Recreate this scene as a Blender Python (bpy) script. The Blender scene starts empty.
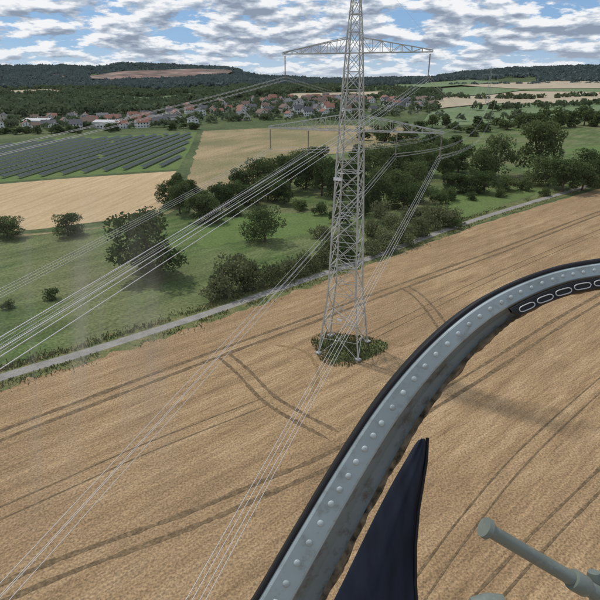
import bpy, bmesh, math, random
import numpy as np
from mathutils import Vector, Matrix, noise
random.seed(7); np.random.seed(7)
R=math.radians
PITCH=23.1; CZ=40.0; F=520.0
sp,cp=math.sin(R(PITCH)),math.cos(R(PITCH))
SC=bpy.context.scene
COL=SC.collection

# ---------------- terrain ----------------
AZ=[-180,-60,-28,-24,-20,-17,-8,-3,3,13,17,21,28,60,180]
HH=[60,90,98,104,94,110,92,54,34,40,66,84,94,90,60]
def sm(t):
    t=max(0.0,min(1.0,t)); return t*t*(3-2*t)
def interp(tab_x,tab_y,x):
    for i in range(len(tab_x)-1):
        if x<=tab_x[i+1]:
            t=(x-tab_x[i])/(tab_x[i+1]-tab_x[i]); t=sm(t)
            return tab_y[i]*(1-t)+tab_y[i+1]*t
    return tab_y[-1]
AZ2=[-180,-16,-9,10,22,180]; G2=[0,0,14,14,6,6]
def hgt(x,y):
    r=math.hypot(x,y)
    if r<430: return 0.0
    a=math.degrees(math.atan2(x,y))
    z=interp(AZ2,G2,a)*sm((r-430)/420)
    if r>900:
        t=sm((r-900)/2500)
        z+=(interp(AZ,HH,a)-z*0.9)*t
        z+=4.0*t*noise.noise(Vector((x*0.002,y*0.002,3.1)))+3*t*noise.noise(Vector((x*0.006,y*0.006,1.1)))
    return z
def site(u,v):
    """ground position where the camera ray through image pixel u, v meets the terrain"""
    X=u-300.0; U=300.0-v
    d=Vector((X, F*cp+U*sp, -F*sp+U*cp)); hl=math.hypot(d.x,d.y)
    r=20.0
    if d.z<0:
        rf=CZ*hl/(-d.z)
        if rf<430: return Vector((d.x/hl*rf,d.y/hl*rf,0))
        r=425
    while r<3450:
        z=CZ+d.z/hl*r
        if z<=hgt(d.x/hl*r,d.y/hl*r): break
        r*=1.004
    return Vector((d.x/hl*r,d.y/hl*r,hgt(d.x/hl*r,d.y/hl*r)))

# ---------------- materials ----------------
def nodes(m):
    m.use_nodes=True; nt=m.node_tree; return nt,nt.nodes,nt.links
def surf(name,cols,scale=1.0,stretch=(1,1,1),rot=0.0,fine=8.0,fineamt=0.35,big=0.02,bigamt=0.4,bigcol=None,rough=0.9,bump=0.3,bumpd=0.1,rows=None):
    m=bpy.data.materials.new(name); nt,N,L=nodes(m)
    b=N['Principled BSDF']; b.inputs['Roughness'].default_value=rough
    b.inputs['Specular IOR Level'].default_value=0.1
    g=N.new('ShaderNodeNewGeometry')
    mp=N.new('ShaderNodeMapping'); mp.inputs['Rotation'].default_value=(0,0,-rot); 
    L.new(g.outputs['Position'],mp.inputs['Vector'])
    mp2=N.new('ShaderNodeMapping'); mp2.inputs['Scale'].default_value=stretch
    L.new(mp.outputs[0],mp2.inputs['Vector'])
    n1=N.new('ShaderNodeTexNoise'); n1.inputs['Scale'].default_value=scale; n1.inputs['Detail'].default_value=4; n1.inputs['Roughness'].default_value=0.65
    L.new(mp2.outputs[0],n1.inputs['Vector'])
    r=N.new('ShaderNodeValToRGB'); L.new(n1.outputs['Fac'],r.inputs['Fac'])
    e=r.color_ramp; e.elements[0].position=0.32; e.elements[1].position=0.68
    e.elements[0].color=(*cols[0],1); e.elements[1].color=(*cols[-1],1)
    for i,c in enumerate(cols[1:-1]):
        q=e.elements.new(0.32+0.36*(i+1)/(len(cols)-1)); q.color=(*c,1)
    nf=N.new('ShaderNodeTexNoise'); nf.inputs['Scale'].default_value=fine; nf.inputs['Detail'].default_value=2
    L.new(g.outputs['Position'],nf.inputs['Vector'])
    mr=N.new('ShaderNodeMapRange'); mr.inputs['From Min'].default_value=0.3; mr.inputs['From Max'].default_value=0.7
    mr.inputs['To Min'].default_value=1-fineamt; mr.inputs['To Max'].default_value=1+fineamt
    L.new(nf.outputs['Fac'],mr.inputs['Value'])
    nb=N.new('ShaderNodeTexNoise'); nb.inputs['Scale'].default_value=big; nb.inputs['Detail'].default_value=3
    L.new(mp.outputs[0],nb.inputs['Vector'])
    mb=N.new('ShaderNodeMapRange'); mb.inputs['From Min'].default_value=0.4; mb.inputs['From Max'].default_value=0.65
    mb.inputs['To Min'].default_value=0; mb.inputs['To Max'].default_value=bigamt
    L.new(nb.outputs['Fac'],mb.inputs['Value'])
    mx=N.new('ShaderNodeMix'); mx.data_type='RGBA'; L.new(mb.outputs[0],mx.inputs['Factor'])
    L.new(r.outputs['Color'],mx.inputs[6]); mx.inputs[7].default_value=(*(bigcol or cols[0]),1)
    fac=mr.outputs[0]
    if rows:
        mp3=N.new('ShaderNodeMapping'); mp3.inputs['Scale'].default_value=(rows[0],rows[1],1); L.new(mp.outputs[0],mp3.inputs['Vector'])
        n3=N.new('ShaderNodeTexNoise'); n3.inputs['Scale'].default_value=1; n3.inputs['Detail'].default_value=2; L.new(mp3.outputs[0],n3.inputs['Vector'])
        m3=N.new('ShaderNodeMapRange'); m3.inputs['From Min'].default_value=0.3; m3.inputs['From Max'].default_value=0.7; m3.inputs['To Min'].default_value=1-rows[2]; m3.inputs['To Max'].default_value=1+rows[2]
        L.new(n3.outputs['Fac'],m3.inputs['Value'])
        mm_=N.new('ShaderNodeMath'); mm_.operation='MULTIPLY'; L.new(fac,mm_.inputs[0]); L.new(m3.outputs[0],mm_.inputs[1]); fac=mm_.outputs[0]
    vm=N.new('ShaderNodeVectorMath'); vm.operation='SCALE'
    L.new(mx.outputs[2],vm.inputs[0]); L.new(fac,vm.inputs['Scale'])
    L.new(vm.outputs[0],b.inputs['Base Color'])
    if bump>0:
        bp=N.new('ShaderNodeBump'); bp.inputs['Strength'].default_value=bump; bp.inputs['Distance'].default_value=bumpd
        L.new(nf.outputs['Fac'],bp.inputs['Height']); L.new(bp.outputs[0],b.inputs['Normal'])
    return m
ROW=R(40.5)
M={}
M['wheat']=surf('wheat',[(0.24,0.158,0.085),(0.335,0.226,0.123),(0.415,0.292,0.168)],scale=0.45,stretch=(0.10,1,1),rot=ROW,fine=4.5,fineamt=0.36,big=0.03,bigamt=0.7,bigcol=(0.265,0.175,0.098),bump=0.8,bumpd=0.2,rows=(0.25,3.2,0.16))
M['tram']=surf('wheat_tramline',[(0.11,0.077,0.045),(0.17,0.118,0.066),(0.25,0.172,0.096)],scale=1.2,fine=4,bump=0.5)
M['trampled']=surf('trampled_wheat',[(0.21,0.14,0.07),(0.29,0.195,0.10)],scale=1.2,fine=4,bump=0.5)
M['barley']=surf('barley',[(0.37,0.262,0.145),(0.47,0.342,0.195),(0.53,0.40,0.245)],scale=0.5,stretch=(0.05,1,1),rot=R(80),fine=1.2,fineamt=0.12,big=0.02,bigamt=0.4,bump=0.2)
M['ground']=surf('grassland',[(0.05,0.072,0.028),(0.08,0.107,0.042),(0.115,0.136,0.06)],scale=0.02,fine=0.5,fineamt=0.3,big=0.004,bigamt=0.5,bump=0.2)
M['meadow']=surf('meadow',[(0.058,0.090,0.029),(0.088,0.128,0.041),(0.145,0.172,0.07)],scale=0.16,stretch=(0.35,1,1),rot=R(48),fine=1.8,fineamt=0.35,big=0.03,bigamt=0.75,bigcol=(0.16,0.16,0.08),bump=0.6,bumpd=0.2,rows=(0.05,0.5,0.18))
M['lush']=surf('lush_grass',[(0.085,0.138,0.038),(0.12,0.176,0.053)],scale=0.2,fine=1.5,fineamt=0.25,bump=0.3,bigamt=0.6,bigcol=(0.13,0.15,0.06))
M['drygrass']=surf('dry_grass',[(0.20,0.170,0.085),(0.30,0.230,0.125),(0.36,0.270,0.155)],scale=0.08,stretch=(0.3,1,1),rot=R(70),fine=1.0,fineamt=0.3,big=0.015,bigamt=0.8,bigcol=(0.15,0.15,0.07),bump=0.5)
M['gravel']=surf('gravel_track',[(0.22,0.205,0.185),(0.33,0.31,0.28)],scale=0.5,fine=5,fineamt=0.2,bump=0.3)
M['verge']=surf('grass_verge',[(0.09,0.115,0.04),(0.14,0.15,0.06),(0.23,0.19,0.09)],scale=0.5,fine=3,fineamt=0.3,bump=0.6,bumpd=0.2)
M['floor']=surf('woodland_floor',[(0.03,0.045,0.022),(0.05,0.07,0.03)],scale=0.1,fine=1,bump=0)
M['far_straw']=surf('far_straw',[(0.36,0.30,0.21),(0.46,0.38,0.27)],scale=0.03,fine=0.2,fineamt=0.1,big=0.005,bump=0)  # straw tone paled, aerial haze mixed into its colour
M['far_green']=surf('far_green',[(0.12,0.17,0.08),(0.17,0.22,0.11)],scale=0.02,fine=0.2,fineamt=0.15,big=0.005,bump=0)  # field green lightened with painted-in distance haze
M['quarry']=surf('quarry_rock',[(0.13,0.080,0.068),(0.23,0.145,0.122),(0.38,0.29,0.25)],scale=0.012,stretch=(1,0.5,1),fine=0.02,fineamt=0.4,big=0.006,bigamt=0.8,bigcol=(0.12,0.10,0.08),bump=0)

def simple(name,c,rough=0.6,metal=0.0,var=0.15,scale=3.0,bump=0.0,spec=0.3,stretch=(1,1,1)):
    m=bpy.data.materials.new(name); nt,N,L=nodes(m); b=N['Principled BSDF']
    b.inputs['Roughness'].default_value=rough; b.inputs['Metallic'].default_value=metal; b.inputs['Specular IOR Level'].default_value=spec
    tc=N.new('ShaderNodeTexCoord'); mp=N.new('ShaderNodeMapping'); mp.inputs['Scale'].default_value=stretch; L.new(tc.outputs['Object'],mp.inputs['Vector'])
    n=N.new('ShaderNodeTexNoise'); n.inputs['Scale'].default_value=scale; n.inputs['Detail'].default_value=4
    L.new(mp.outputs[0],n.inputs['Vector'])
    mr=N.new('ShaderNodeMapRange'); mr.inputs['From Min'].default_value=0.3; mr.inputs['From Max'].default_value=0.7
    mr.inputs['To Min'].default_value=1-var; mr.inputs['To Max'].default_value=1+var; L.new(n.outputs['Fac'],mr.inputs['Value'])
    vm=N.new('ShaderNodeVectorMath'); vm.operation='SCALE'; vm.inputs[0].default_value=c; L.new(mr.outputs[0],vm.inputs['Scale'])
    L.new(vm.outputs[0],b.inputs['Base Color'])
    if bump>0:
        bp=N.new('ShaderNodeBump'); bp.inputs['Strength'].default_value=bump; bp.inputs['Distance'].default_value=0.001
        L.new(n.outputs['Fac'],bp.inputs['Height']); L.new(bp.outputs[0],b.inputs['Normal'])
    return m
def wornpaint(name,c,dirt,scale=60,amt=0.6,lo=0.54):
    m=simple(name,c,0.42,0,0.18,7,0.3,0.5); nt=m.node_tree; N=nt.nodes; L=nt.links; b=N['Principled BSDF']
    src=b.inputs['Base Color'].links[0].from_socket
    tc=N.new('ShaderNodeTexCoord'); n=N.new('ShaderNodeTexNoise'); n.inputs['Scale'].default_value=scale; n.inputs['Detail'].default_value=5; n.inputs['Roughness'].default_value=0.7; L.new(tc.outputs['Object'],n.inputs['Vector'])
    mr=N.new('ShaderNodeMapRange'); mr.inputs['From Min'].default_value=lo; mr.inputs['From Max'].default_value=lo+0.16; mr.inputs['To Min'].default_value=0; mr.inputs['To Max'].default_value=amt; L.new(n.outputs['Fac'],mr.inputs['Value'])
    mx=N.new('ShaderNodeMix'); mx.data_type='RGBA'; L.new(mr.outputs[0],mx.inputs['Factor']); L.new(src,mx.inputs[6]); mx.inputs[7].default_value=(*dirt,1); L.new(mx.outputs[2],b.inputs['Base Color'])
    return m
def leafmat(name,c1,c2,nscale=0.35):
    m=bpy.data.materials.new(name); nt,N,L=nodes(m); N.remove(N['Principled BSDF']); out=N['Material Output']
    g=N.new('ShaderNodeNewGeometry'); n=N.new('ShaderNodeTexNoise'); n.inputs['Scale'].default_value=nscale; n.inputs['Detail'].default_value=2
    L.new(g.outputs['Position'],n.inputs['Vector'])
    oi=N.new('ShaderNodeObjectInfo'); ad=N.new('ShaderNodeMath'); ad.operation='MULTIPLY_ADD'
    L.new(oi.outputs['Random'],ad.inputs[0]); ad.inputs[1].default_value=0.5; L.new(n.outputs['Fac'],ad.inputs[2])
    r=N.new('ShaderNodeValToRGB'); r.color_ramp.elements[0].position=0.4; r.color_ramp.elements[1].position=1.0
    r.color_ramp.elements[0].color=(*c1,1); r.color_ramp.elements[1].color=(*c2,1); L.new(ad.outputs[0],r.inputs['Fac'])
    d=N.new('ShaderNodeBsdfDiffuse'); t=N.new('ShaderNodeBsdfTranslucent'); mx=N.new('ShaderNodeMixShader'); mx.inputs[0].default_value=0.3
    L.new(r.outputs['Color'],d.inputs['Color']); L.new(r.outputs['Color'],t.inputs['Color'])
    L.new(d.outputs[0],mx.inputs[1]); L.new(t.outputs[0],mx.inputs[2]); L.new(mx.outputs[0],out.inputs['Surface'])
    return m
M['leaf']=leafmat('leaves',(0.050,0.082,0.030),(0.125,0.16,0.065))
M['leafolive']=leafmat('olive_leaves',(0.10,0.12,0.055),(0.19,0.205,0.105))
M['leaffar']=leafmat('distant_leaves',(0.070,0.10,0.058),(0.13,0.162,0.09),0.02)  # leaf green lightened, distance haze painted into the colour
M['leafhill']=leafmat('hill_leaves',(0.095,0.128,0.13),(0.14,0.175,0.165),0.004)  # bluish aerial haze painted into the hill foliage colour
M['bark']=simple('bark',(0.10,0.075,0.05),0.9)

# ---------------- mesh helpers ----------------
def obj(name,me,mats,parent=None,smooth=False):
    for m in mats: me.materials.append(m)
    o=bpy.data.objects.new(name,me); COL.objects.link(o)
    if parent: o.parent=parent
    if smooth:
        me.polygons.foreach_set('use_smooth',[True]*len(me.polygons))
    return o
def mesh(name,V,Fc,mi=None):
    me=bpy.data.meshes.new(name); me.from_pydata([tuple(v) for v in V],[],Fc)
    if mi is not None: me.polygons.foreach_set('material_index',mi)
    me.update(); return me
def empty(name,loc=(0,0,0),rot=(0,0,0)):
    e=bpy.data.objects.new(name,None); COL.objects.link(e); e.location=loc; e.rotation_euler=rot; e.empty_display_size=0.2; return e
def dz(x,y,layer):
    r=math.hypot(x,y); return layer*(0.012+max(0,r-400)*0.0009)

V=[(0,0,0)];Fc=[]
rs=[];r=30.0
while r<9000: rs.append(r); r*=1.025 if r<4000 else 1.1
na=540
for r in rs:
    for k in range(na):
        a=2*math.pi*k/na; x,y=r*math.sin(a),r*math.cos(a); V.append((x,y,hgt(x,y)))
for k in range(na): Fc.append((0,1+(k+1)%na,1+k))
for j in range(len(rs)-1):
    for k in range(na):
        a=1+j*na+k; b=1+j*na+(k+1)%na; Fc.append((a,b,b+na,a+na))
obj('ground',mesh('ground',V,Fc),[M['ground']],smooth=True)

def catmull(P,n=8):
    out=[]
    for i in range(len(P)-1):
        p0=P[max(i-1,0)];p1=P[i];p2=P[i+1];p3=P[min(i+2,len(P)-1)]
        for k in range(n):
            t=k/n
            out.append(0.5*((2*p1)+(p2-p0)*t+(2*p0-5*p1+4*p2-p3)*t*t+(3*p1-p0-3*p2+p3)*t*t*t))
    out.append(P[-1].copy()); return out
def patch(name,P,mat,layer=1,jit=0.0,maxl=40):
    W=[p if isinstance(p,Vector) else site(*p) for p in P]
    B=[]
    for i in range(len(W)):
        a,b=W[i],W[(i+1)%len(W)]; L=(b-a).length; r=min(a.length,b.length)
        seg=max(1.2,r*0.015) if jit>0 else maxl
        n=max(1,min(90,int(L/seg)))
        nn=Vector((-(b-a).y,(b-a).x,0)).normalized() if L>0 else Vector((0,0,0))
        for k in range(n):
            p=a.lerp(b,k/n)
            if jit>0: p=p+nn*jit*(noise.noise(Vector((p.x*0.11,p.y*0.11,5)))*1.6+noise.noise(Vector((p.x*0.5,p.y*0.5,2)))*0.7)
            B.append(p)
    bm=bmesh.new(); vs=[bm.verts.new((p.x,p.y,0)) for p in B]; f=bm.faces.new(vs)
    bm.normal_update()
    if f.normal.z<0: f.normal_flip()
    bmesh.ops.triangulate(bm,faces=bm.faces[:])
    for it in range(8):
        E=[e for e in bm.edges if e.calc_length()>maxl and max(e.verts[0].co.length,e.verts[1].co.length)>400]
        if not E: break
        bmesh.ops.subdivide_edges(bm,edges=E,cuts=1); bmesh.ops.triangulate(bm,faces=bm.faces[:])
        if len(bm.faces)>30000: break
    for v in bm.verts: v.co.z=hgt(v.co.x,v.co.y)+dz(v.co.x,v.co.y,layer)
    me=bpy.data.meshes.new(name); bm.to_mesh(me); bm.free()
    return obj(name,me,[mat])
def strip_geo(P,w,layer,off=0.0,wob=0.0):
    W=catmull([p if isinstance(p,Vector) else site(*p) for p in P],14)
    V=[];Fc=[]
    for i,p in enumerate(W):
        t=(W[min(i+1,len(W)-1)]-W[max(i-1,0)]); n=Vector((-t.y,t.x,0)).normalized()
        ww=w*(1+wob*noise.noise(Vector((i*0.7,off,w))))
        end=min(i,len(W)-1-i)
        if end<4: ww*=0.3+0.7*end/4
        for s in (-1,1):
            q=p+n*(off+s*ww/2); V.append((q.x,q.y,hgt(q.x,q.y)+dz(q.x,q.y,layer)))
        if i: Fc.append((2*i-2,2*i,2*i+1,2*i-1) )
    return V,Fc
def strips(name,items,mat):
    V=[];Fc=[]
    for j,(P,w,l,off,wob) in enumerate(items):
        a,b=strip_geo(P,w,l+j*0.12,off,wob); k=len(V); V+=a; Fc+=[tuple(i+k for i in f)[::-1] for f in b]
    return obj(name,mesh(name,V,Fc),[mat])

# ---- land cover ----
road=[(-60,402),(0,378),(90,351),(200,316),(290,285),(370,258),(440,232),(500,212),(560,194),(660,166)]
wb=[(-60,410),(0,386),(90,358.5),(200,323),(290,291.5),(370,264),(440,238.5),(500,218),(560,200),(660,172)]
patch('wheat_field',wb+[Vector((420,120,0)),Vector((420,-260,0)),Vector((-300,-260,0)),Vector((-220,0,0))],M['wheat'],2,0.45)
patch('meadow',[(-60,400),(0,376),(90,349),(200,314),(290,283),(370,256),(440,230),(500,210),(560,192),(660,164),(660,135),(520,128),(440,140),(345,150),(240,190),(180,215),(60,232),(-60,238)],M['meadow'],1,1.0)
patch('lush_meadow',[(425,207),(470,192),(520,185),(545,190),(490,210),(440,224)],M['lush'],2,1.0)
patch('lush_meadow',[(560,150),(660,135),(660,152),(600,162)],M['lush'],2,1.0)
patch('lush_meadow',[(195,232),(250,214),(330,213),(330,228),(260,240),(205,248)],M['lush'],2,2.0)
patch('barley_field',[(-60,189),(60,179),(176,171),(168,196),(158,214),(40,229),(-60,236)],M['barley'],2,0.3)
patch('solar_park_grass',[(-60,150),(60,138),(197,132),(190,148),(178,169),(60,177),(-60,187)],M['lush'],2,0.3)
patch('dry_field',[(203,131),(330,125),(410,128),(420,140),(345,152),(290,160),(240,190),(184,190),(192,165)],M['drygrass'],2,1.0)
patch('far_straw_field',[(290,94),(380,92),(400,96),(330,101),(285,100)],M['far_straw'],2)
patch('green_field',[(440,138),(520,126),(600,122),(660,122),(660,135),(560,150),(500,160),(450,155)],M['meadow'],2.3,1)
patch('far_green_field',[(430,112),(500,104),(640,102),(660,118),(520,124),(420,126)],M['far_green'],2)
patch('far_straw_field',[(425,98),(520,92),(640,94),(650,103),(500,104),(430,110)],M['far_straw'],3)
patch('far_green_field',[(400,90),(500,85),(640,87),(640,94),(520,91),(420,97)],M['far_green'],2)
patch('far_straw_field',[(450,86),(560,82),(640,84),(640,89),(520,90)],M['far_straw'],3)
patch('far_green_field',[(390,84),(470,81),(500,83),(400,89)],M['far_green'],3.4)
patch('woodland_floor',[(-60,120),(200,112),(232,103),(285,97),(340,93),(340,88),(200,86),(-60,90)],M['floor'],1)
strips('grass_verge',[(road,6.6,2.4,0,0.5)],M['verge'])
strips('gravel_track',[(road,2.2,3.4,0,0.12)],M['gravel'])
strips('dirt_path',[([(-60,240),(60,232),(160,216),(185,190),(200,150),(204,131)],1.6,3,0,0.2)],M['drygrass'])
tl=[]
def pair(P,w=0.55,gap=2.0,l=3):
    tl.append((P,w,l,-gap/2,0.7)); tl.append((P,w,l,gap/2,0.7))
pair([(-80,470),(0,436),(100,398),(225,351),(300,324),(400,287),(500,251),(600,213),(680,185)],0.7)
pair([(222,354),(243,372),(268,398),(300,418),(334,436)],0.55,1.9)
pair([(404,287),(418,296),(434,314),(448,336),(455,352)],0.5,1.9)
pair([(-40,612),(60,568),(180,524),(260,490),(345,452),(470,380),(560,322),(640,276)],0.6)
pair([(-60,540),(60,487),(150,447),(270,400)],0.2,1.8)
pair([(370,337),(400,322),(480,283),(560,248),(640,215)],0.16,1.8)
pair([(450,640),(540,540),(600,480),(680,400)],0.26,1.6)
pair([(385,640),(470,520),(540,440),(640,350)],0.18,1.6)
strips('tramlines',tl,M['tram'])
strips('trampled_wheat',[([(275,345),(305,352),(318,372),(312,392)],0.6,2.5,0,0.9),([(384,340),(400,346),(418,338)],0.6,2.5,0,.9)],M['trampled'])

# ---------------- vegetation ----------------
def tube(V,Fc,pts,rad,n=6):
    base=len(V)
    for i,p in enumerate(pts):
        t=(pts[min(i+1,len(pts)-1)]-pts[max(i-1,0)]).normalized()
        a=t.cross(Vector((0.3,1,0.1))).normalized(); b=t.cross(a)
        for k in range(n):
            an=2*math.pi*k/n; V.append(tuple(p+a*rad[i]*math.cos(an)+b*rad[i]*math.sin(an)))
    for i in range(len(pts)-1):
        for k in range(n):
            q=base+i*n; Fc.append((q+k,q+(k+1)%n,q+n+(k+1)%n,q+n+k))
def leafquads(C,size,rng):
    n=len(C); d1=rng.normal(size=(n,3)); d1/=np.linalg.norm(d1,axis=1)[:,None]
    d2=rng.normal(size=(n,3)); d2-= (d1*d2).sum(1)[:,None]*d1; d2/=np.linalg.norm(d2,axis=1)[:,None]
    s=(size*(0.6+0.8*rng.random(n)))[:,None]
    a=d1*s; b=d2*s*0.7
    Q=np.stack([C-a,C-b*1.0,C+a,C+b],axis=1)
    return Q.reshape(-1,3)
def tree_mesh(name,seed,H,W,n,leaf,base=0.25,mat='leaf',blobs=16):
    rng=np.random.default_rng(seed); rd=random.Random(seed)
    V=[];Fc=[]
    tt=H*0.62
    pts=[Vector((rd.uniform(-.2,.2)*i*0.5,rd.uniform(-.2,.2)*i*0.5,tt*i/4)) for i in range(5)]
    tube(V,Fc,pts,[H*0.03*(1-0.17*i) for i in range(5)],7)
    cen=[]
    z0=H*base
    for i in range(blobs):
        a=rd.uniform(0,2*math.pi); t=rd.random(); z=z0+(H-z0)*(0.12+0.76*t)
        rr=W/2*math.sqrt(max(0.05,1-((z-(z0+(H-z0)*0.42))/((H-z0)*0.62))**2))*rd.uniform(0.35,0.9)
        br=W*rd.uniform(0.10,0.23)
        cen.append((rr*math.cos(a),rr*math.sin(a),z,br))
        if i<8:
            s=pts[2]+Vector((0,0,rd.uniform(-0.1,0.15)*H*0.5)); e=Vector((rr*math.cos(a),rr*math.sin(a),z))
            tube(V,Fc,[s,s.lerp(e,0.5)+Vector((0,0,-0.02*H)),e],[H*0.013,H*0.008,H*0.004],5)
    cen.append((0,0,z0+(H-z0)*0.5,W*0.27)); cen.append((0,0,z0+(H-z0)*0.75,W*0.2))
    nt=len(Fc); cen=np.array(cen)
    w=cen[:,3]**2; w/=w.sum(); idx=rng.choice(len(cen),n,p=w)
    d=rng.normal(size=(n,3)); d/=np.linalg.norm(d,axis=1)[:,None]
    rad=cen[idx,3]*(0.55+0.55*rng.random(n)**0.6)
    rad*=1+0.2*np.sin(d[:,0]*7+idx)*np.sin(d[:,1]*6+idx*2)
    C=cen[idx,:3]+d*rad[:,None]*np.array([1,1,0.85]); C[:,2]=np.maximum(C[:,2],0.15)
    Q=leafquads(C,leaf,rng); k=len(V); V=V+[tuple(q) for q in Q]
    Fc=Fc+[(k+4*i,k+4*i+1,k+4*i+2,k+4*i+3) for i in range(n)]
    me=mesh(name,V,Fc,[0]*nt+[1]*n); me.materials.append(M['bark']); me.materials.append(M[mat]); return me
TR=[tree_mesh('broadleaf',s,12,W,4600,0.27,b,blobs=bl) for s,W,b,bl in ((1,12,0.06,20),(2,10,0.12,16),(3,13,0.04,24),(4,9,0.15,14),(5,11,0.08,20),(6,11,0.02,22))]
SH=[tree_mesh('shrubm',s,4,6,1500,0.20,0.0,'leaf',10) for s in (11,12,13)]
SO=[tree_mesh('shrubo',s,4,6.5,1500,0.20,0.0,'leafolive',10) for s in (21,22,23)]
MT=[tree_mesh('fartree',s,11,W,900,0.55,0.04,'leaf',9) for s,W in ((31,10),(32,9),(33,12))]
rt=random.Random(5)
def place(kind,meshes,u,v,hpx,wpx=None):
    p=site(u,v); dep=p.y*cp+(CZ-p.z)*sp
    H=hpx/F*dep/0.93; W=(wpx or hpx*0.9)/F*dep
    me=rt.choice(meshes); o=bpy.data.objects.new(kind,me); COL.objects.link(o)
    o.location=p-Vector((0,0,0.1)); o.rotation_euler=(0,0,rt.uniform(0,6.28))
    H0=12 if me in TR else (4 if me in SH or me in SO else 11); W0=11 if me in TR else (6 if H0==4 else 10)
    o.scale=(W/W0,W/W0,H/H0); return o
T='broadleaf_tree'
for u,v,h,w in [(150,277,64,70),(265,242,33,34),(8,238,22,34),(68,236,22,30),
  (180,214,30,32),(200,221,28,34),(222,212,26,30),(176,190,16,20),(190,200,20,26),(212,222,22,28),(170,206,24,26),(232,205,22,28),
  (243,196,26,30),(258,190,30,30),(275,186,26,28),(290,192,34,34),(306,188,30,30),(322,196,36,34),(334,205,34,30),(300,174,22,26),(318,172,24,28),(250,205,20,28),(345,196,34,30),(268,200,24,30),(284,204,22,30),
  (372,186,36,34),(388,182,32,32),(402,178,28,30),(378,204,34,30),(396,196,24,30),(414,190,26,30),(430,176,24,28),(444,182,28,30),(458,172,20,28),(480,178,26,28),(494,176,36,32),(468,192,16,28),(484,193,20,30),(408,166,24,28),(360,176,30,30),(425,165,20,26),(356,192,30,30),(364,208,28,30),
  (536,176,50,50),(562,192,30,40),(582,190,26,32),(598,186,24,30),(548,186,26,34),(404,208,22,34),(420,202,18,26),
  (450,168,22,28),(440,158,18,26),(505,190,14,24),(452,192,18,26),(612,186,24,34),(590,172,20,30)]:
    place(T,TR,u,v,h,w)
for u,v,h,w in [(8,309,9,14),(52,299,11,16),(118,228,6,9),(320,215,12,18),(345,262,20,30),(360,215,24,30),(340,225,20,26),(450,200,12,20),(455,228,10,16),(545,196,8,14),(500,197,8,14),(590,182,8,18),(130,236,4,8),(300,210,10,20),(235,215,10,20),(440,204,12,20),(525,190,10,20),(470,200,7,14)]:
    place('shrub',SH,u,v,h,w)
for u,v,h,w in [(232,292,32,42),(215,300,20,30),(250,286,26,34),(272,284,20,30),(290,278,18,28),(305,272,18,28),(322,266,16,28),(240,270,16,24),(372,256,16,26),(386,250,18,28),(402,244,18,28),(418,238,20,28),(436,228,22,30),(450,224,14,26),(375,238,18,26),(393,230,16,26),(425,222,16,22),(380,222,18,24),(320,238,12,22),(410,222,14,24),(345,244,16,26),(330,254,14,24)]:
    place('olive_shrub',SO,u,v,h,w)
for i in range(26):
    u=rt.uniform(0,205); place(T,MT,u,134.5-0.03*u+rt.uniform(-1,1.0),rt.uniform(4,8),rt.uniform(8,13))
for u,v,h,w in [(432,128,12,16),(446,128,13,16),(420,131,10,16),(455,132,9,14),(492,112,10,13),(478,126,10,16),(500,128,9,16),(518,128,13,16),(530,128,14,18),(545,126,16,20),(556,128,18,20),(570,127,16,20),(584,126,18,20),(597,127,16,20),(470,136,10,20),(455,146,11,20),(440,150,12,20),(420,152,12,20),(400,146,14,20),(385,142,13,20),(375,135,10,16),(510,98,5,9),(405,130,9,14),(390,131,9,14),(612,128,14,18),(466,155,10,18),(362,140,12,16),(430,142,10,18),(484,132,9,18),(507,130,9,18),(540,134,9,18),(412,140,12,18)]:
    place(T,MT,u,v,h,w)
def inpoly(P,x,y):
    c=False;j=len(P)-1
    for i in range(len(P)):
        if (P[i].y>y)!=(P[j].y>y) and x<(P[j].x-P[i].x)*(y-P[i].y)/(P[j].y-P[i].y)+P[i].x: c=not c
        j=i
    return c
def forest(name,polys,mat,nq,seed,avoid=(),leak=0.0):
    rng=np.random.default_rng(seed); C=[];S=[]; AV=[[site(*p) for p in a] for a in avoid]
    for P,cnt,H,Wd in polys:
        W=[site(*p) for p in P]; xs=[p.x for p in W]; ys=[p.y for p in W]
        k=0;tr=0
        while k<cnt and tr<cnt*30:
            tr+=1; x=rng.uniform(min(xs),max(xs)); y=rng.uniform(min(ys),max(ys))
            if not inpoly(W,x,y): continue
            k+=1
            if any(inpoly(a,x,y) for a in AV) and not (rng.random()<leak and noise.noise(Vector((x*0.008,y*0.008,0)))>0): continue
            s=rng.uniform(0.7,1.25); z=hgt(x,y)
            d=rng.normal(size=(nq,3)); d/=np.linalg.norm(d,axis=1)[:,None]; d[:,2]=np.abs(d[:,2])*1.1-0.15
            C.append(np.array([x,y,z+H*s*0.35])+d*np.array([Wd*s/2,Wd*s/2,H*s*0.6])*(0.75+0.3*rng.random((nq,1)))); S.append(np.full(nq,Wd*s*0.2))
    C=np.concatenate(C); S=np.concatenate(S)
    Q=leafquads(C,S,rng); n=len(C)
    me=bpy.data.meshes.new(name); me.vertices.add(4*n); me.vertices.foreach_set('co',Q.ravel()); me.loops.add(4*n); me.loops.foreach_set('vertex_index',np.arange(4*n)); me.polygons.add(n); me.polygons.foreach_set('loop_start',np.arange(n)*4); me.polygons.foreach_set('loop_total',np.full(n,4)); me.update(calc_edges=True)
    return obj(name,me,[mat])
clear=[[(290,94),(380,92),(400,96),(330,101),(285,100)],[(0,92),(50,90),(70,93),(20,97)],[(110,97),(190,94),(210,98),(130,103)]]
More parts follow.
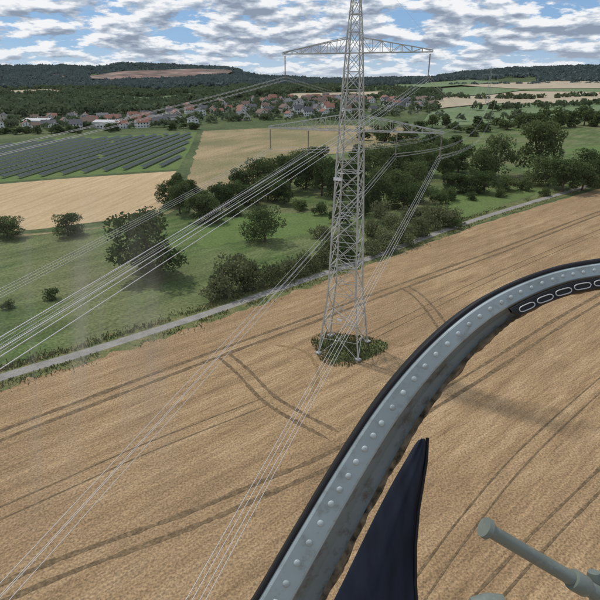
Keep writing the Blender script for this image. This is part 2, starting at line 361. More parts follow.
forest('distant_woodland',[([(-50,119),(100,116),(200,111),(232,103),(232,92),(100,89),(-50,91)],1900,11,12),
   ([(232,100),(285,96),(350,92),(350,87),(232,89)],600,11,13),
   ([(350,96),(440,97),(440,91),(350,90)],110,10,13),
   ([(210,112),(440,112),(440,97),(240,99)],220,8,9),([(200,124),(330,122),(430,116),(430,110),(210,112)],110,5.5,8),
   ([(0,131),(200,127),(200,117),(0,121)],100,5.5,8),
   ([(425,112),(640,105),(640,102.5),(425,110)],60,8,10),([(430,98),(640,95),(640,93),(430,97)],60,8,12),([(440,122),(640,120),(640,118),(440,120)],30,9,10)],M['leaffar'],30,3,avoid=clear)
patch('far_straw_field',clear[1],M['far_straw'],2.5); patch('far_green_field',clear[2],M['far_green'],2.5)
QP=[(82,79),(110,75.5),(150,73),(200,71.5),(232,73),(228,77),(190,79.5),(120,82.5)]
QP2=[(36,79),(60,76.5),(80,78),(70,82),(48,82)]
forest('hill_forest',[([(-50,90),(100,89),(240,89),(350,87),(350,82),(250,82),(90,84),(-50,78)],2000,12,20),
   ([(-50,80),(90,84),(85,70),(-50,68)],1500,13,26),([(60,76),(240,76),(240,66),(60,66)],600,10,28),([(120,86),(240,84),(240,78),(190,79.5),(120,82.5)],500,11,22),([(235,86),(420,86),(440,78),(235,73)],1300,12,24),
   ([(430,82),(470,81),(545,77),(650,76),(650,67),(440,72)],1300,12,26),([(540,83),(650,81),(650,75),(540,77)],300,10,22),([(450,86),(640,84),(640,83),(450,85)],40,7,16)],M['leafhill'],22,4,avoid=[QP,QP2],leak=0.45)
patch('quarry',QP,M['quarry'],6,10); patch('quarry',QP2,M['quarry'],6,10)
def tufts(name,C,size,mat,seed):
    rng=np.random.default_rng(seed); C=np.array(C); n=len(C); an=rng.uniform(0,6.28,n); s=size*(0.5+rng.random(n)); 
    dx=np.stack([np.cos(an),np.sin(an),np.zeros(n)],1)*s[:,None]*0.3; up=np.stack([rng.normal(size=n)*0.3,rng.normal(size=n)*0.3,np.ones(n)],1)*s[:,None]
    Q=np.stack([C-dx*0.5,C+dx*0.5,C+dx+up,C-dx+up],1).reshape(-1,3)
    me=mesh(name,Q,[(4*i,4*i+1,4*i+2,4*i+3) for i in range(n)]); return obj(name,me,[mat])
C=[]
rw=catmull([site(*p) for p in road],30)
for i in range(9000):
    j=rt.randrange(len(rw)-1); a=rw[j].lerp(rw[j+1],rt.random()); t=(rw[j+1]-rw[j]).normalized(); n=Vector((-t.y,t.x,0)); o=rt.choice([-1,1,1])*(1.5+abs(rt.gauss(0,1.3)))
    p=a+n*o
    if noise.noise(Vector((p.x*0.15,p.y*0.15,7)))<-0.1: continue
    C.append((p.x,p.y,0.02))
tufts('verge_grass',C,0.28,M['verge'],8)

# ---------------- pylon ----------------
TX,TY=7.0,74.0; LAZ=R(20.0)
galv=simple('galvanised_steel',(0.46,0.47,0.44),0.55,0.2,0.15,2.0)
insm=simple('insulator_glaze',(0.22,0.20,0.19),0.3,0,0.1)
alum=simple('aluminium_conductor',(0.6,0.6,0.6),0.5,0.2,0.05)
plate=simple('painted_plate',(0.75,0.75,0.72),0.5)
conc=simple('concrete',(0.35,0.34,0.32),0.9)
def beam(V,Fc,a,b,w):
    a=Vector(a);b=Vector(b); t=(b-a)
    if t.length<1e-4:return
    t.normalize(); u=t.cross(Vector((0.12,0.2,1)));
    if u.length<0.05: u=t.cross(Vector((1,0.1,0)))
    u.normalize(); v=t.cross(u); k=len(V); h=w/2
    for p in (a,b):
        for s1,s2 in ((-1,-1),(1,-1),(1,1),(-1,1)): V.append(tuple(p+u*s1*h+v*s2*h))
    Fc+= [(k,k+1,k+5,k+4),(k+1,k+2,k+6,k+5),(k+2,k+3,k+7,k+6),(k+3,k,k+4,k+7),(k,k+3,k+2,k+1),(k+4,k+5,k+6,k+7)]
def pylon(loc,thick=1.0):
    P=empty('electricity_pylon',loc,(0,0,-LAZ))
    V=[];Fc=[]
    zs=[0,5.5,10.2,14.4,18.2,21.7,25.0,28.0,30.8,33.5,36.2,38.6,40.8,43.0,45.4]
    def hw(z):
        tab=[(0,3.2),(10.2,2.15),(33.5,1.4),(43,0.92),(45.4,0.8),(54,0.12)]
        for i in range(len(tab)-1):
            if z<=tab[i+1][0]:
                t=(z-tab[i][0])/(tab[i+1][0]-tab[i][0]); return tab[i][1]*(1-t)+tab[i+1][1]*t
        return 0.1
    cs=[(-1,-1),(1,-1),(1,1),(-1,1)]
    lz=zs+[47.4,49.4,51.2,52.8,54]
    for i in range(len(lz)-1):
        z0,z1=lz[i],lz[i+1]; a,b=hw(z0),hw(z1); lw=(0.19 if z0<30 else 0.14)*thick if z0<45 else 0.09*thick; bw=(0.085 if z0<40 else 0.065)*thick
        for k in range(4):
            c0,c1=cs[k],cs[(k+1)%4]
            beam(V,Fc,(c0[0]*a,c0[1]*a,z0),(c0[0]*b,c0[1]*b,z1),lw)
            beam(V,Fc,(c0[0]*a,c0[1]*a,z0),(c1[0]*b,c1[1]*b,z1),bw)
            beam(V,Fc,(c1[0]*a,c1[1]*a,z0),(c0[0]*b,c0[1]*b,z1),bw)
            beam(V,Fc,(c0[0]*b,c0[1]*b,z1),(c1[0]*b,c1[1]*b,z1),bw)
            if z0<34:
                m=(a+b)/2; zm=(z0+z1)/2
                mx=((c0[0]+c1[0])/2*m,(c0[1]+c1[1])/2*m,zm)
                beam(V,Fc,(c0[0]*m,c0[1]*m,zm),mx,bw*0.7); beam(V,Fc,(c1[0]*m,c1[1]*m,zm),mx,bw*0.7)
        if i%2==0: 
            beam(V,Fc,(-b,-b,z1),(b,b,z1),bw*0.8); beam(V,Fc,(b,-b,z1),(-b,b,z1),bw*0.8)
    me=mesh('lattice_body',V,Fc); obj('lattice_body',me,[galv],P)
    def arm(z,half,top,n,name):
        V=[];Fc=[]
        for s in (-1,1):
            a=hw(z); b=hw(z+top)
            pb=[[],[]];pt=[[],[]]
            for j,sy in enumerate((-1,1)):
                for i in range(n+1):
                    t=i/n
                    pb[j].append(Vector((s*(a+(half-a)*t),sy*(a*(1-t)+0.12*t),z)))
                    pt[j].append(Vector((s*(b+(half-b)*t),sy*(b*(1-t)+0.10*t),z+top*(1-t)+0.2*t)))
                for i in range(n):
                    beam(V,Fc,pb[j][i],pb[j][i+1],0.10*thick); beam(V,Fc,pt[j][i],pt[j][i+1],0.09*thick)
                    beam(V,Fc,pb[j][i],pt[j][i+1],0.05*thick) if i%2 else beam(V,Fc,pt[j][i],pb[j][i+1],0.05*thick)
                    beam(V,Fc,pb[j][i+1],pt[j][i+1],0.05*thick)
            for i in range(n):
                beam(V,Fc,pb[0][i],pb[1][i+1],0.05*thick); beam(V,Fc,pb[0][i+1],pb[1][i+1],0.05*thick)
        obj(name,mesh(name,V,Fc),[galv],P)
    arm(33.5,12.2,2.0,8,'lower_crossarm'); arm(43.0,9.9,1.8,7,'upper_crossarm')
    V=[];Fc=[]
    for x,z in [(-12,33.5),(-6.2,33.5),(6.2,33.5),(12,33.5),(-9.6,43),(9.6,43)]:
        pts=[];rad=[]
        for i in range(37):
            pts.append(Vector((x,0,z-0.2-2.7*i/36))); rad.append(0.105 if i%2 else 0.035)
        tube(V,Fc,pts,rad,8)
        beam(V,Fc,(x-0.3,0,z-2.95),(x+0.3,0,z-2.95),0.07); beam(V,Fc,(x,-0.3,z-2.95),(x,0.3,z-2.95),0.07)
    obj('insulators',mesh('insulators',V,Fc),[insm],P)
    V=[];Fc=[]
    for c in cs:
        beam(V,Fc,(c[0]*3.2,c[1]*3.2,-0.3),(c[0]*3.2,c[1]*3.2,0.35),0.8)
    obj('foundations',mesh('foundations',V,Fc),[conc],P)
    V=[];Fc=[]
    beam(V,Fc,(-1.75,-1.95,27.2),(-0.65,-1.95,27.2),0.45); beam(V,Fc,(-1.2,-1.85,28.0),(-0.3,-1.85,28.0),0.14)
    beam(V,Fc,(-0.4,-2.75,6.2),(0.3,-2.75,6.2),0.3)
    obj('sign_plates',mesh('sign_plates',V,Fc),[plate],P)
    return P
pylon((TX,TY,0))
D2=700; p2=Vector((TX+D2*math.sin(LAZ),TY+D2*math.cos(LAZ),0)); p2.z=hgt(p2.x,p2.y)-6; pylon(p2,1.3)
def wires(name,offs,spanlen,sag,sgn,zend,bundle,rad):
    par=empty(name,(TX,TY,0),(0,0,-LAZ))
    for (x,z) in offs:
        V=[];Fc=[]
        for (bx,bz) in bundle:
            pts=[]
            n=90
            for i in range(n+1):
                t=(i/n)**1.5; y=sgn*spanlen*t
                pts.append(Vector((x+bx,y,z+bz+zend*t-4*sag*t*(1-t))))
            tube(V,Fc,pts,[rad]*(n+1),4)
        obj('conductor_bundle',mesh('conductor_bundle',V,Fc),[alum],par,True)
    return par
quad=[(-.2,-.2),(.2,-.2),(.2,.2),(-.2,.2)]
off=[(-12,30.5),(-6.2,30.5),(6.2,30.5),(12,30.5),(-9.6,40),(9.6,40)]
wires('power_lines',off,340,8.5,-1,0,quad,0.012)
wires('power_lines',off,D2,19,1,p2.z,quad,0.0125)
wires('earth_wire',[(0,54)],340,6,-1,0,[(0,0)],0.011)
wires('earth_wire',[(0,54)],D2,14,1,p2.z,[(0,0)],0.011)
PB=[]
for k in range(26):
    a=2*math.pi*k/26; rr=4.7+0.9*math.sin(3*a+1)+0.5*math.sin(5*a)
    PB.append(Vector((TX+rr*math.cos(a)*1.1+0.4,TY+rr*math.sin(a),0)))
M['foot']=surf('rank_grass',[(0.09,0.11,0.04),(0.135,0.15,0.06),(0.22,0.185,0.09)],scale=0.8,fine=4,fineamt=0.4,bump=0.9,bumpd=0.3)
patch('pylon_foot_grass',PB,M['foot'],5,0.9)
C=[]
while len(C)<3400:
    a=rt.uniform(0,6.28); rr=5.4*rt.random()**0.6*(1+0.15*math.sin(3*a+1)); C.append((TX+0.4+rr*1.1*math.cos(a),TY+rr*math.sin(a),0.02))
tufts('tall_grass',C,0.24,M['foot'],9)

# ---------------- solar park ----------------
pv=simple('solar_glass',(0.030,0.043,0.036),0.45,0,0.3,0.3,spec=0.2)
A=R(4)
dr=Vector((math.sin(A),math.cos(A),0)); dn=Vector((math.cos(A),-math.sin(A),0))
PP=[site(*p) for p in [(-60,152),(60,140),(192,134),(186,148),(174,167),(60,175),(-60,184)]]
V=[];Fc=[];V2=[];F2=[]
c0=PP[0]
for j in range(-60,90):
    s=c0+dn*(j*7.4)
    for i in range(-60,110):
        p=s+dr*(i*5.0)
        if inpoly(PP,p.x,p.y) and rt.random()>0.01:
            a=p-dr*2.45; b=p+dr*2.45; k=len(V)
            lo=dn*1.1; 
            q=[a+lo+Vector((0,0,.8)),b+lo+Vector((0,0,.8)),b-lo+Vector((0,0,1.5)),a-lo+Vector((0,0,1.5))]
            V+= [tuple(x) for x in q]+[tuple(x-Vector((0,0,.06))) for x in q]
            Fc+=[(k,k+1,k+2,k+3),(k+7,k+6,k+5,k+4),(k,k+4,k+5,k+1),(k+1,k+5,k+6,k+2),(k+2,k+6,k+7,k+3),(k+3,k+7,k+4,k)]
            beam(V2,F2,p-lo*0.6+Vector((0,0,0)),p-lo*0.6+Vector((0,0,1.3)),0.12); beam(V2,F2,p+lo*0.6,p+lo*0.6+Vector((0,0,0.9)),0.12)
SE=empty('solar_panel_array'); obj('panels',mesh('panels',V,Fc),[pv],SE); obj('posts',mesh('posts',V2,F2),[galv],SE)

# ---------------- village ----------------
walls=[simple('render_white',(0.70,0.69,0.66),0.85),simple('render_cream',(0.56,0.51,0.42),0.85),simple('brick_wall',(0.30,0.15,0.10),0.9)]
roofs=[simple('slate_roof',(0.085,0.087,0.095),0.7),simple('red_tile_roof',(0.22,0.105,0.075),0.8),simple('brown_tile_roof',(0.15,0.10,0.08),0.8)]
win=simple('window_glass',(0.03,0.035,0.045),0.15)
def house_mesh(w,l,e,rg,wm,rm):
    V=[];Fc=[];mi=[]
    def q(pts,m):
        k=len(V); V.extend(pts); Fc.append(tuple(range(k,k+len(pts)))); mi.append(m)
    x,y=w/2,l/2
    q([(-x,-y,-2),(x,-y,-2),(x,-y,e),(0,-y,e+rg),(-x,-y,e)],0); q([(x,y,-2),(-x,y,-2),(-x,y,e),(0,y,e+rg),(x,y,e)],0)
    q([(x,-y,-2),(x,y,-2),(x,y,e),(x,-y,e)],0); q([(-x,y,-2),(-x,-y,-2),(-x,-y,e),(-x,y,e)],0)
    ox,oy=x+0.5,y+0.5; s=rg/x; zl=e-0.5*s+0.12
    for sg in (-1,1):
        q([(0,-oy,e+rg+.12),(sg*ox,-oy,zl),(sg*ox,oy,zl),(0,oy,e+rg+.12)],1)
        q([(0,-oy,e+rg+.3),(sg*ox,-oy,zl+.18),(sg*ox,oy,zl+.18),(0,oy,e+rg+.3)],1)
        q([(sg*ox,-oy,zl),(sg*ox,oy,zl),(sg*ox,oy,zl+.18),(sg*ox,-oy,zl+.18)],1)
        for gy in (-oy,oy): q([(0,gy,e+rg+.12),(sg*ox,gy,zl),(sg*ox,gy,zl+.18),(0,gy,e+rg+.3)],1)
    for fl in range(int(e//2.7)):
        zz=1.0+fl*2.8
        nwn=max(2,int(w//3))
        for i in range(nwn):
            cx=-x+w*(i+.5)/nwn
            for yy in (-y-.03,y+.03): q([(cx-.6,yy,zz),(cx+.6,yy,zz),(cx+.6,yy,zz+1.3),(cx-.6,yy,zz+1.3)],2)
        nl=max(2,int(l//3))
        for i in range(nl):
            cy=-y+l*(i+.5)/nl
            for xx in (-x-.03,x+.03): q([(xx,cy-.6,zz),(xx,cy+.6,zz),(xx,cy+.6,zz+1.3),(xx,cy-.6,zz+1.3)],2)
    for yy in (-y-.03,y+.03): q([(-.6,yy,e+.3),(.6,yy,e+.3),(.6,yy,e+1.5),(-.6,yy,e+1.5)],2)
    cx,cy,hw_=x*.3,l*.1,.35
    zt=e+rg+.9
    c=[(cx-hw_,cy-hw_),(cx+hw_,cy-hw_),(cx+hw_,cy+hw_),(cx-hw_,cy+hw_)]
    for i in range(4):
        a,b=c[i],c[(i+1)%4]; q([(a[0],a[1],e),(b[0],b[1],e),(b[0],b[1],zt),(a[0],a[1],zt)],0)
    q([(a[0],a[1],zt) for a in c],1)
    me=mesh('house_mesh',V,Fc,mi); me.materials.append(wm); me.materials.append(rm); me.materials.append(win); return me
HM=[house_mesh(9,12,5.6,4.0,walls[0],roofs[0]),house_mesh(10,11,5.2,3.8,walls[0],roofs[1]),house_mesh(9,14,4,3.6,walls[1],roofs[0]),house_mesh(8.5,10,5.6,3.2,walls[0],roofs[2]),house_mesh(10,14,5.6,3.6,walls[1],roofs[2]),house_mesh(9,13,5.6,3.2,walls[0],roofs[1]),house_mesh(11,12,5.8,2.2,walls[0],roofs[0])]
lr=simple('light_roof',(0.45,0.45,0.45),.6)
HALL=house_mesh(16,30,5,1.4,walls[0],roofs[0]); HALL2=house_mesh(13,24,5,1.6,walls[0],lr)
placed=[]
def village(poly,count,mind):
    W=[site(*p) for p in poly]; xs=[p.x for p in W]; ys=[p.y for p in W]; k=0
    for t in range(count*60):
        if k>=count: break
        x=rt.uniform(min(xs),max(xs)); y=rt.uniform(min(ys),max(ys))
        if not inpoly(W,x,y) or any((x-a)**2+(y-b)**2<mind*mind for a,b in placed): continue
        placed.append((x,y)); k+=1
        o=bpy.data.objects.new('house',rt.choice(HM)); COL.objects.link(o); o.location=(x,y,hgt(x,y)); o.rotation_euler=(0,0,R(25+rt.choice([0,90])+rt.uniform(-14,14))); s=rt.uniform(.68,.95); o.scale=(s,s,s)
village([(-20,132),(100,129),(200,125),(200,119),(60,118),(-20,121)],40,14)
village([(235,120),(300,118),(390,111),(410,102),(330,98.5),(250,102),(225,112)],72,15)
village([(390,112),(440,108),(430,101),(395,102)],9,17)
village([(130,119),(235,117),(235,106),(150,111)],26,15)
for u,v,m in [(110,128,HALL2),(285,106,HALL),(40,126,HALL2),(165,122,HALL),(352,101,HALL2)]:
    p=site(u,v); o=bpy.data.objects.new('warehouse',m); COL.objects.link(o); o.location=p; o.rotation_euler=(0,0,R(80))

# ---------------- helicopter window frame ----------------
HF=empty('helicopter_window_frame',(0,0,CZ),(R(90-PITCH),0,0))
SCL=0.8/F
def L3(u,v,d=0.8): return Vector(((u-300)/F*d,(300-v)/F*d,-d))
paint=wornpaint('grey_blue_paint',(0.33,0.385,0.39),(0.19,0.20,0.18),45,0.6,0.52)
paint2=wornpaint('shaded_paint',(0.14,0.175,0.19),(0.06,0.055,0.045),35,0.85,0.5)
rub=simple('black_rubber',(0.012,0.012,0.014),0.6)
rust=simple('worn_sealant',(0.13,0.10,0.065),0.9,0,0.8,70,0.8)
ctl=[(205,690),(232,644),(260,598),(300,530),(340,464),(380,404),(420,356),(460,319),(500,293),(550,273),(600,263),(660,257),(720,256)]
cur=catmull([Vector(((u-300)*SCL,(300-v)*SCL,0)) for u,v in ctl],14)
N_=len(cur)
def widths(i):
    u=cur[i].x/SCL+300
    t=max(0,min(1,(u-240)/330))
    return (31*(1-t)+13*t)*SCL,(30*(1-t)+11*t)*SCL,(9*(1-t)+5*t)*SCL
def nrm(i):
    t=(cur[min(i+1,N_-1)]-cur[max(i-1,0)]).normalized(); return Vector((t.y,-t.x,0))
V=[];Fc=[];mi=[]
NP=13
for i in range(N_):
    w1,w2,w3=widths(i); n=nrm(i); j1=noise.noise(Vector((i*0.31+.2,0,0)))*0.003; j2=(noise.noise(Vector((i*0.21,4.3,0)))+0.4*noise.noise(Vector((i*0.77,1.3,0))))*0.005
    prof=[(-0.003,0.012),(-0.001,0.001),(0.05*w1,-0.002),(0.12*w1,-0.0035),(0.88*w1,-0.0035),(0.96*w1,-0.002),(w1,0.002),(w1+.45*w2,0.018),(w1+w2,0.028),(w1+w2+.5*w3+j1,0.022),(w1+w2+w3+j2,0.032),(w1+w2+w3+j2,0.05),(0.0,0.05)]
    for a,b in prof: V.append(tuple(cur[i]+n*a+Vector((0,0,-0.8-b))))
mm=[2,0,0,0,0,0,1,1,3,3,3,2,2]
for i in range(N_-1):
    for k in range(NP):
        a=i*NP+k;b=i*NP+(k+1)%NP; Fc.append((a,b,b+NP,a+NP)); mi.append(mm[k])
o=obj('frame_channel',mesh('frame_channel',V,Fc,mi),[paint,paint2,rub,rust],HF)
bm=bmesh.new(); bm.from_mesh(o.data); bmesh.ops.recalc_face_normals(bm,faces=bm.faces); bm.to_mesh(o.data); bm.free()
V=[];Fc=[]
tube(V,Fc,[cur[i]-nrm(i)*0.003+Vector((0,0,-0.803)) for i in range(N_)],[0.0045]*N_,8)
obj('rubber_seal',mesh('rubber_seal',V,Fc),[rub],HF,True)
bm=bmesh.new(); acc=0; nxt=0.0
for i in range(1,N_):
    acc+=(cur[i]-cur[i-1]).length
    if acc>=nxt:
        w1,_,_=widths(i); p=cur[i]+nrm(i)*w1*(0.5+rt.uniform(-.02,.02))+Vector((0,0,-0.7965)); rr=w1*0.115+0.0006
        bmesh.ops.create_uvsphere(bm,u_segments=14,v_segments=8,radius=rr,matrix=Matrix.Translation(p)@Matrix.Diagonal((1,1,0.5,1)))
        nxt=acc+w1*0.62
me=bpy.data.meshes.new('rivets'); bm.to_mesh(me); bm.free(); obj('rivets',me,[simple('rivet_paint',(0.38,0.43,0.43),0.35,0,0.25,40,0,0.5)],HF,True)
V=[];Fc=[]
i0=next(i for i in range(N_) if cur[i].x>(497-300)*SCL)
for i in range(i0,N_):
    w1,w2,w3=widths(i); k=len(V); e_=min(1,(i-i0+1)/3)
    for a,b in ((w1+0.002,0.792),(w1+0.002+0.015*e_,0.79),(w1+0.003+0.017*e_,0.797),(w1+0.001,0.80)): V.append(tuple(cur[i]+nrm(i)*a+Vector((0,0,-b))))
    if i>i0:
        for q in range(4): Fc.append((k+q,k+(q+1)%4,k-4+(q+1)%4,k-4+q))
obj('slotted_rail',mesh('slotted_rail',V,Fc),[rub],HF)
V=[];Fc=[]
cum=[0.0]
for i in range(i0+1,N_): cum.append(cum[-1]+(cur[i]-cur[i-1]).length)
def at(s,off,d):
    s=max(0,min(cum[-1]-1e-6,s)); j=max(k for k in range(len(cum)) if cum[k]<=s); j=min(j,len(cum)-2)
    t=(s-cum[j])/(cum[j+1]-cum[j]); i=i0+j
    return cur[i].lerp(cur[i+1],t)+nrm(i).lerp(nrm(i+1),t)*off+Vector((0,0,-d))
s=0.012
while s<cum[-1]-0.04:
    j=max(k for k in range(len(cum)) if cum[k]<=s); c=widths(i0+j)[0]+0.0098; ln=0.027; loop=[]
    for q in range(26):
        a=2*math.pi*q/26; ca,sa=math.cos(a),math.sin(a)
        loop.append(at(s+ln/2+(abs(ca)**0.45)*(1 if ca>0 else -1)*ln/2,c+sa*0.0042,0.789))
    loop+=[loop[0].copy(),loop[1].copy()]
    tube(V,Fc,loop,[0.0009]*len(loop),6); s+=ln+0.0055
obj('rail_slots',mesh('rail_slots',V,Fc),[simple('bare_aluminium',(0.5,0.5,0.5),0.4,0.4)],HF,True)
# navy fabric pocket
V=[];Fc=[];rows=[(438,418,427),(460,405,426),(480,393,423),(510,377,418),(545,360,415),(585,341,415),(630,318,418),(680,294,422)]
nc=14
for r_,(v,a,b) in enumerate(rows):
    for c in range(nc+1):
        t=c/nc; fold=0.007*math.sin(t*9+r_*0.8)*t+0.02*math.sin(t*math.pi); p=L3(a+(b-a)*t,v,0.88-fold); V.append(tuple(p))
for r_ in range(len(rows)-1):
    for c in range(nc): k=r_*(nc+1)+c; Fc.append((k,k+nc+1,k+nc+2,k+1))
o=obj('fabric_pocket',mesh('fabric_pocket',V,Fc),[simple('navy_fabric',(0.014,0.019,0.034),0.9,0,0.4,14,0.6,stretch=(3,0.6,1))],HF,True)
md=o.modifiers.new('t','SOLIDIFY'); md.thickness=0.006; md=o.modifiers.new('s','SUBSURF'); md.levels=md.render_levels=2
V=[];Fc=[]
tube(V,Fc,[L3(b+0.5,v,0.877) for v,a,b in rows],[0.003]*len(rows),8)
obj('pocket_piping',mesh('pocket_piping',V,Fc),[rub],HF,True)
# acrylic windscreen: one bulged shell fixed to the outer edge of the frame, carrying on up and to the left
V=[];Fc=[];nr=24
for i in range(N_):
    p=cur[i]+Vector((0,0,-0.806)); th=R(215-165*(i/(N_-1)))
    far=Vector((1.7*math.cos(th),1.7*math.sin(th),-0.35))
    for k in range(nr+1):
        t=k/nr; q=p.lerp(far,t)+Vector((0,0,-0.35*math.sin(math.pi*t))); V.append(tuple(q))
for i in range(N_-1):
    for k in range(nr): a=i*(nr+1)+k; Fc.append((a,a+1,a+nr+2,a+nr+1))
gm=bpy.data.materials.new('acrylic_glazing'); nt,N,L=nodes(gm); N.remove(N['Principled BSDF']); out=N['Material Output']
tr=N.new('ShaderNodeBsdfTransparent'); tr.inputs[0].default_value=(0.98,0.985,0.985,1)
df=N.new('ShaderNodeBsdfTranslucent'); df.inputs['Color'].default_value=(0.85,0.88,0.9,1)  # canopy glare streaks and faint veil painted as pale translucent smears
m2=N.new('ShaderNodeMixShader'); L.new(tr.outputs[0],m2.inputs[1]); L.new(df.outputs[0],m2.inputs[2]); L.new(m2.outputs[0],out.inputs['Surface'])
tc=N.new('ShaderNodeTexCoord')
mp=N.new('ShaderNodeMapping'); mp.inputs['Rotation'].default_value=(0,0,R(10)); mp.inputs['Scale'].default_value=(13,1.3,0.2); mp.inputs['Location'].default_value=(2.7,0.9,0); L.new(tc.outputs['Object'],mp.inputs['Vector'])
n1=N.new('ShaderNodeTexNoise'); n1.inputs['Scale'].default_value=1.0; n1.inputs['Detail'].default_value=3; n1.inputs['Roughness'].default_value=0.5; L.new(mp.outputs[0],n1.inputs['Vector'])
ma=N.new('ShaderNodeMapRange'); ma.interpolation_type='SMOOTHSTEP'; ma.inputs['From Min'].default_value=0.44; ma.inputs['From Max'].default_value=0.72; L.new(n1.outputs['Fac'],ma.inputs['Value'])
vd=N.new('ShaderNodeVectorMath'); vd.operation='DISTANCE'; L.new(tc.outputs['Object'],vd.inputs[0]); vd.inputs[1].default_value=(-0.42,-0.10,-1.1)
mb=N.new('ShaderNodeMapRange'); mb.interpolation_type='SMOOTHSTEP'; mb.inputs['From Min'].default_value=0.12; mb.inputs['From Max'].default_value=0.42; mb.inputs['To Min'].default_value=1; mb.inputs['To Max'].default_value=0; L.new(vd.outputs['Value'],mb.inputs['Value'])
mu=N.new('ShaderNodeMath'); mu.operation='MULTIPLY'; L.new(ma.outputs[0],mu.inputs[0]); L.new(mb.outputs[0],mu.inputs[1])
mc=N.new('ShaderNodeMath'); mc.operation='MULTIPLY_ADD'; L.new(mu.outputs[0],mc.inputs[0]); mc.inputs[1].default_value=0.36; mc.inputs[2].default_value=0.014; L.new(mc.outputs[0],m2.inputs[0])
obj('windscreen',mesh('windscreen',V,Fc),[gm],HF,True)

HH_=empty('grab_handle',(0,0,CZ),(R(90-PITCH),0,0))
olive=wornpaint('olive_metal',(0.15,0.17,0.145),(0.30,0.30,0.28),70,0.5)
def rod(V,Fc,prof):
    tube(V,Fc,[p for p,_ in prof],[r for _,r in prof],24)
    n=24
    for end in (0,len(prof)-1):
        k=len(V)-len(prof)*n+end*n; Fc.append(tuple(k+i for i in range(n)))
def along(a,b,ts): return [(a.lerp(b,t),r) for t,r in ts]
V=[];Fc=[]
k=0.6/F
a=L3(484,527,0.60); b=L3(628,612,0.62)
rod(V,Fc,along(a,b,[(0,.004),(0.0,10*k),(0.028,10.5*k),(0.03,7.2*k),(0.035,6.8*k),(0.6,7.2*k),(0.602,10*k),(0.612,10.6*k),(0.69,10.6*k),(0.70,10*k),(0.702,8*k),(1,8*k)]))
rod(V,Fc,along(L3(594,572,0.63),L3(600,640,0.63),[(0,2*k),(0,6*k),(0.1,7*k),(1,7*k)]))
rod(V,Fc,along(L3(470,607,0.6),L3(506,603,0.6),[(0,4*k),(0.05,8*k),(0.5,11*k),(0.95,8*k),(1,3*k)]))
o=obj('tube',mesh('tube',V,Fc),[olive],HH_,True)
bm=bmesh.new(); bm.from_mesh(o.data); bmesh.ops.recalc_face_normals(bm,faces=bm.faces); bm.to_mesh(o.data); bm.free()
md=o.modifiers.new('e','EDGE_SPLIT'); md.split_angle=R(40)

# ---------------- light, sky, camera ----------------
EL=R(57); SAZ=R(-50)
sv=Vector((math.cos(EL)*math.sin(SAZ),math.cos(EL)*math.cos(SAZ),math.sin(EL)))
ld=bpy.data.lights.new('sun','SUN'); ld.energy=2.5; ld.angle=R(2.5); ld.color=(1,0.96,0.9)
lo=bpy.data.objects.new('sun',ld); COL.objects.link(lo); lo.rotation_euler=sv.to_track_quat('Z','Y').to_euler(); lo.location=(0,0,200)
w=bpy.data.worlds.new('World'); SC.world=w; w.use_nodes=True; nt=w.node_tree; N=nt.nodes; L=nt.links
bg=N['Background']; bg.inputs['Strength'].default_value=0.11
sky=N.new('ShaderNodeTexSky'); sky.sky_type='NISHITA'; sky.sun_disc=False; sky.sun_elevation=EL; sky.sun_rotation=SAZ; sky.ozone_density=4.0; sky.air_density=1.0; sky.dust_density=0.0; sky.altitude=1500
tc=N.new('ShaderNodeTexCoord'); sx=N.new('ShaderNodeSeparateXYZ'); L.new(tc.outputs['Generated'],sx.inputs[0])
def mth(op,a,b=None,c=None):
    n=N.new('ShaderNodeMath'); n.operation=op
    for i,x in enumerate((a,b,c)):
        if x is None: continue
        if isinstance(x,(int,float)): n.inputs[i].default_value=x
        else: L.new(x,n.inputs[i])
    return n.outputs[0]
z=mth('ADD',mth('MAXIMUM',sx.outputs['Z'],0.0),0.24)
cx=N.new('ShaderNodeCombineXYZ'); L.new(mth('DIVIDE',sx.outputs['X'],z),cx.inputs[0]); L.new(mth('DIVIDE',sx.outputs['Y'],z),cx.inputs[1])
def nz(scale,det,shift,rough=0.55):
    mp=N.new('ShaderNodeMapping'); mp.inputs['Location'].default_value=shift; L.new(cx.outputs[0],mp.inputs['Vector'])
    n=N.new('ShaderNodeTexNoise'); n.inputs['Scale'].default_value=scale; n.inputs['Detail'].default_value=det; n.inputs['Roughness'].default_value=rough; L.new(mp.outputs[0],n.inputs['Vector']); return n.outputs['Fac']
S0=3.4
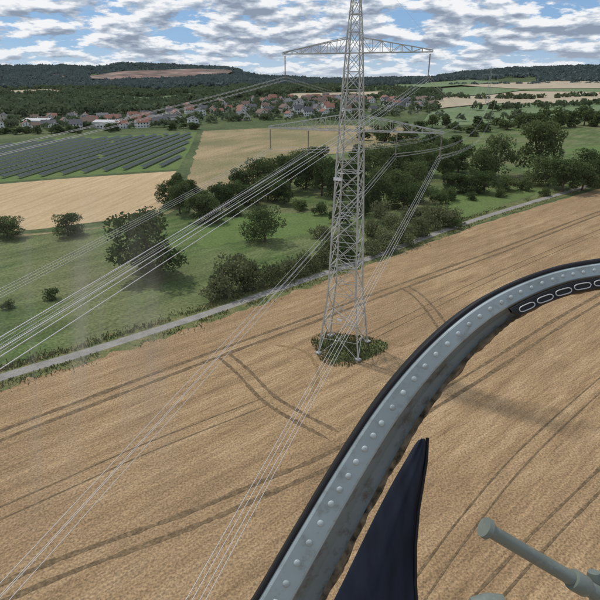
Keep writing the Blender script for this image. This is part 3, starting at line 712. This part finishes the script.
n1=nz(S0,6,(3.1,1.7,0),0.6); n2=nz(S0,4,(3.1,1.62,0),0.55)
mask=N.new('ShaderNodeMapRange'); mask.interpolation_type='SMOOTHSTEP'; mask.inputs['From Min'].default_value=0.415; mask.inputs['From Max'].default_value=0.49; L.new(n1,mask.inputs['Value'])
shade=mth('ADD',mth('MULTIPLY',mth('SUBTRACT',n2,n1),1.5),mth('MULTIPLY',n2,1.0))
thick=N.new('ShaderNodeValToRGB'); L.new(shade,thick.inputs['Fac'])
e=thick.color_ramp; e.elements[0].position=0.38; e.elements[0].color=(8.4,8.5,8.7,1); e.elements[1].position=0.70; e.elements[1].color=(2.5,3.0,3.9,1)
q=e.elements.new(0.52); q.color=(4.7,5.3,6.2,1)
blu=N.new('ShaderNodeMix'); blu.data_type='RGBA'; blu.inputs['Factor'].default_value=0.7; L.new(sky.outputs[0],blu.inputs[6]); blu.inputs[7].default_value=(2.1,3.7,6.2,1)
hz=N.new('ShaderNodeMapRange'); hz.inputs['From Min'].default_value=0.0; hz.inputs['From Max'].default_value=0.05; hz.inputs['To Min'].default_value=0.45; hz.inputs['To Max'].default_value=0; L.new(sx.outputs['Z'],hz.inputs['Value'])
mx=N.new('ShaderNodeMix'); mx.data_type='RGBA'; L.new(mask.outputs[0],mx.inputs['Factor']); L.new(blu.outputs[2],mx.inputs[6]); L.new(thick.outputs['Color'],mx.inputs[7])
mh=N.new('ShaderNodeMix'); mh.data_type='RGBA'; L.new(hz.outputs[0],mh.inputs['Factor']); L.new(mx.outputs[2],mh.inputs[6]); mh.inputs[7].default_value=(5.9,6.7,7.5,1)
L.new(mh.outputs[2],bg.inputs['Color'])
cam=bpy.data.cameras.new('camera'); co=bpy.data.objects.new('camera',cam); COL.objects.link(co)
cam.sensor_fit='HORIZONTAL'; cam.angle=R(60); cam.clip_start=0.02; cam.clip_end=20000
co.location=(0,0,CZ); co.rotation_euler=(R(90-PITCH),0,0); SC.camera=co
SC.view_settings.view_transform='Standard'; SC.view_settings.look='None'; SC.view_settings.exposure=0
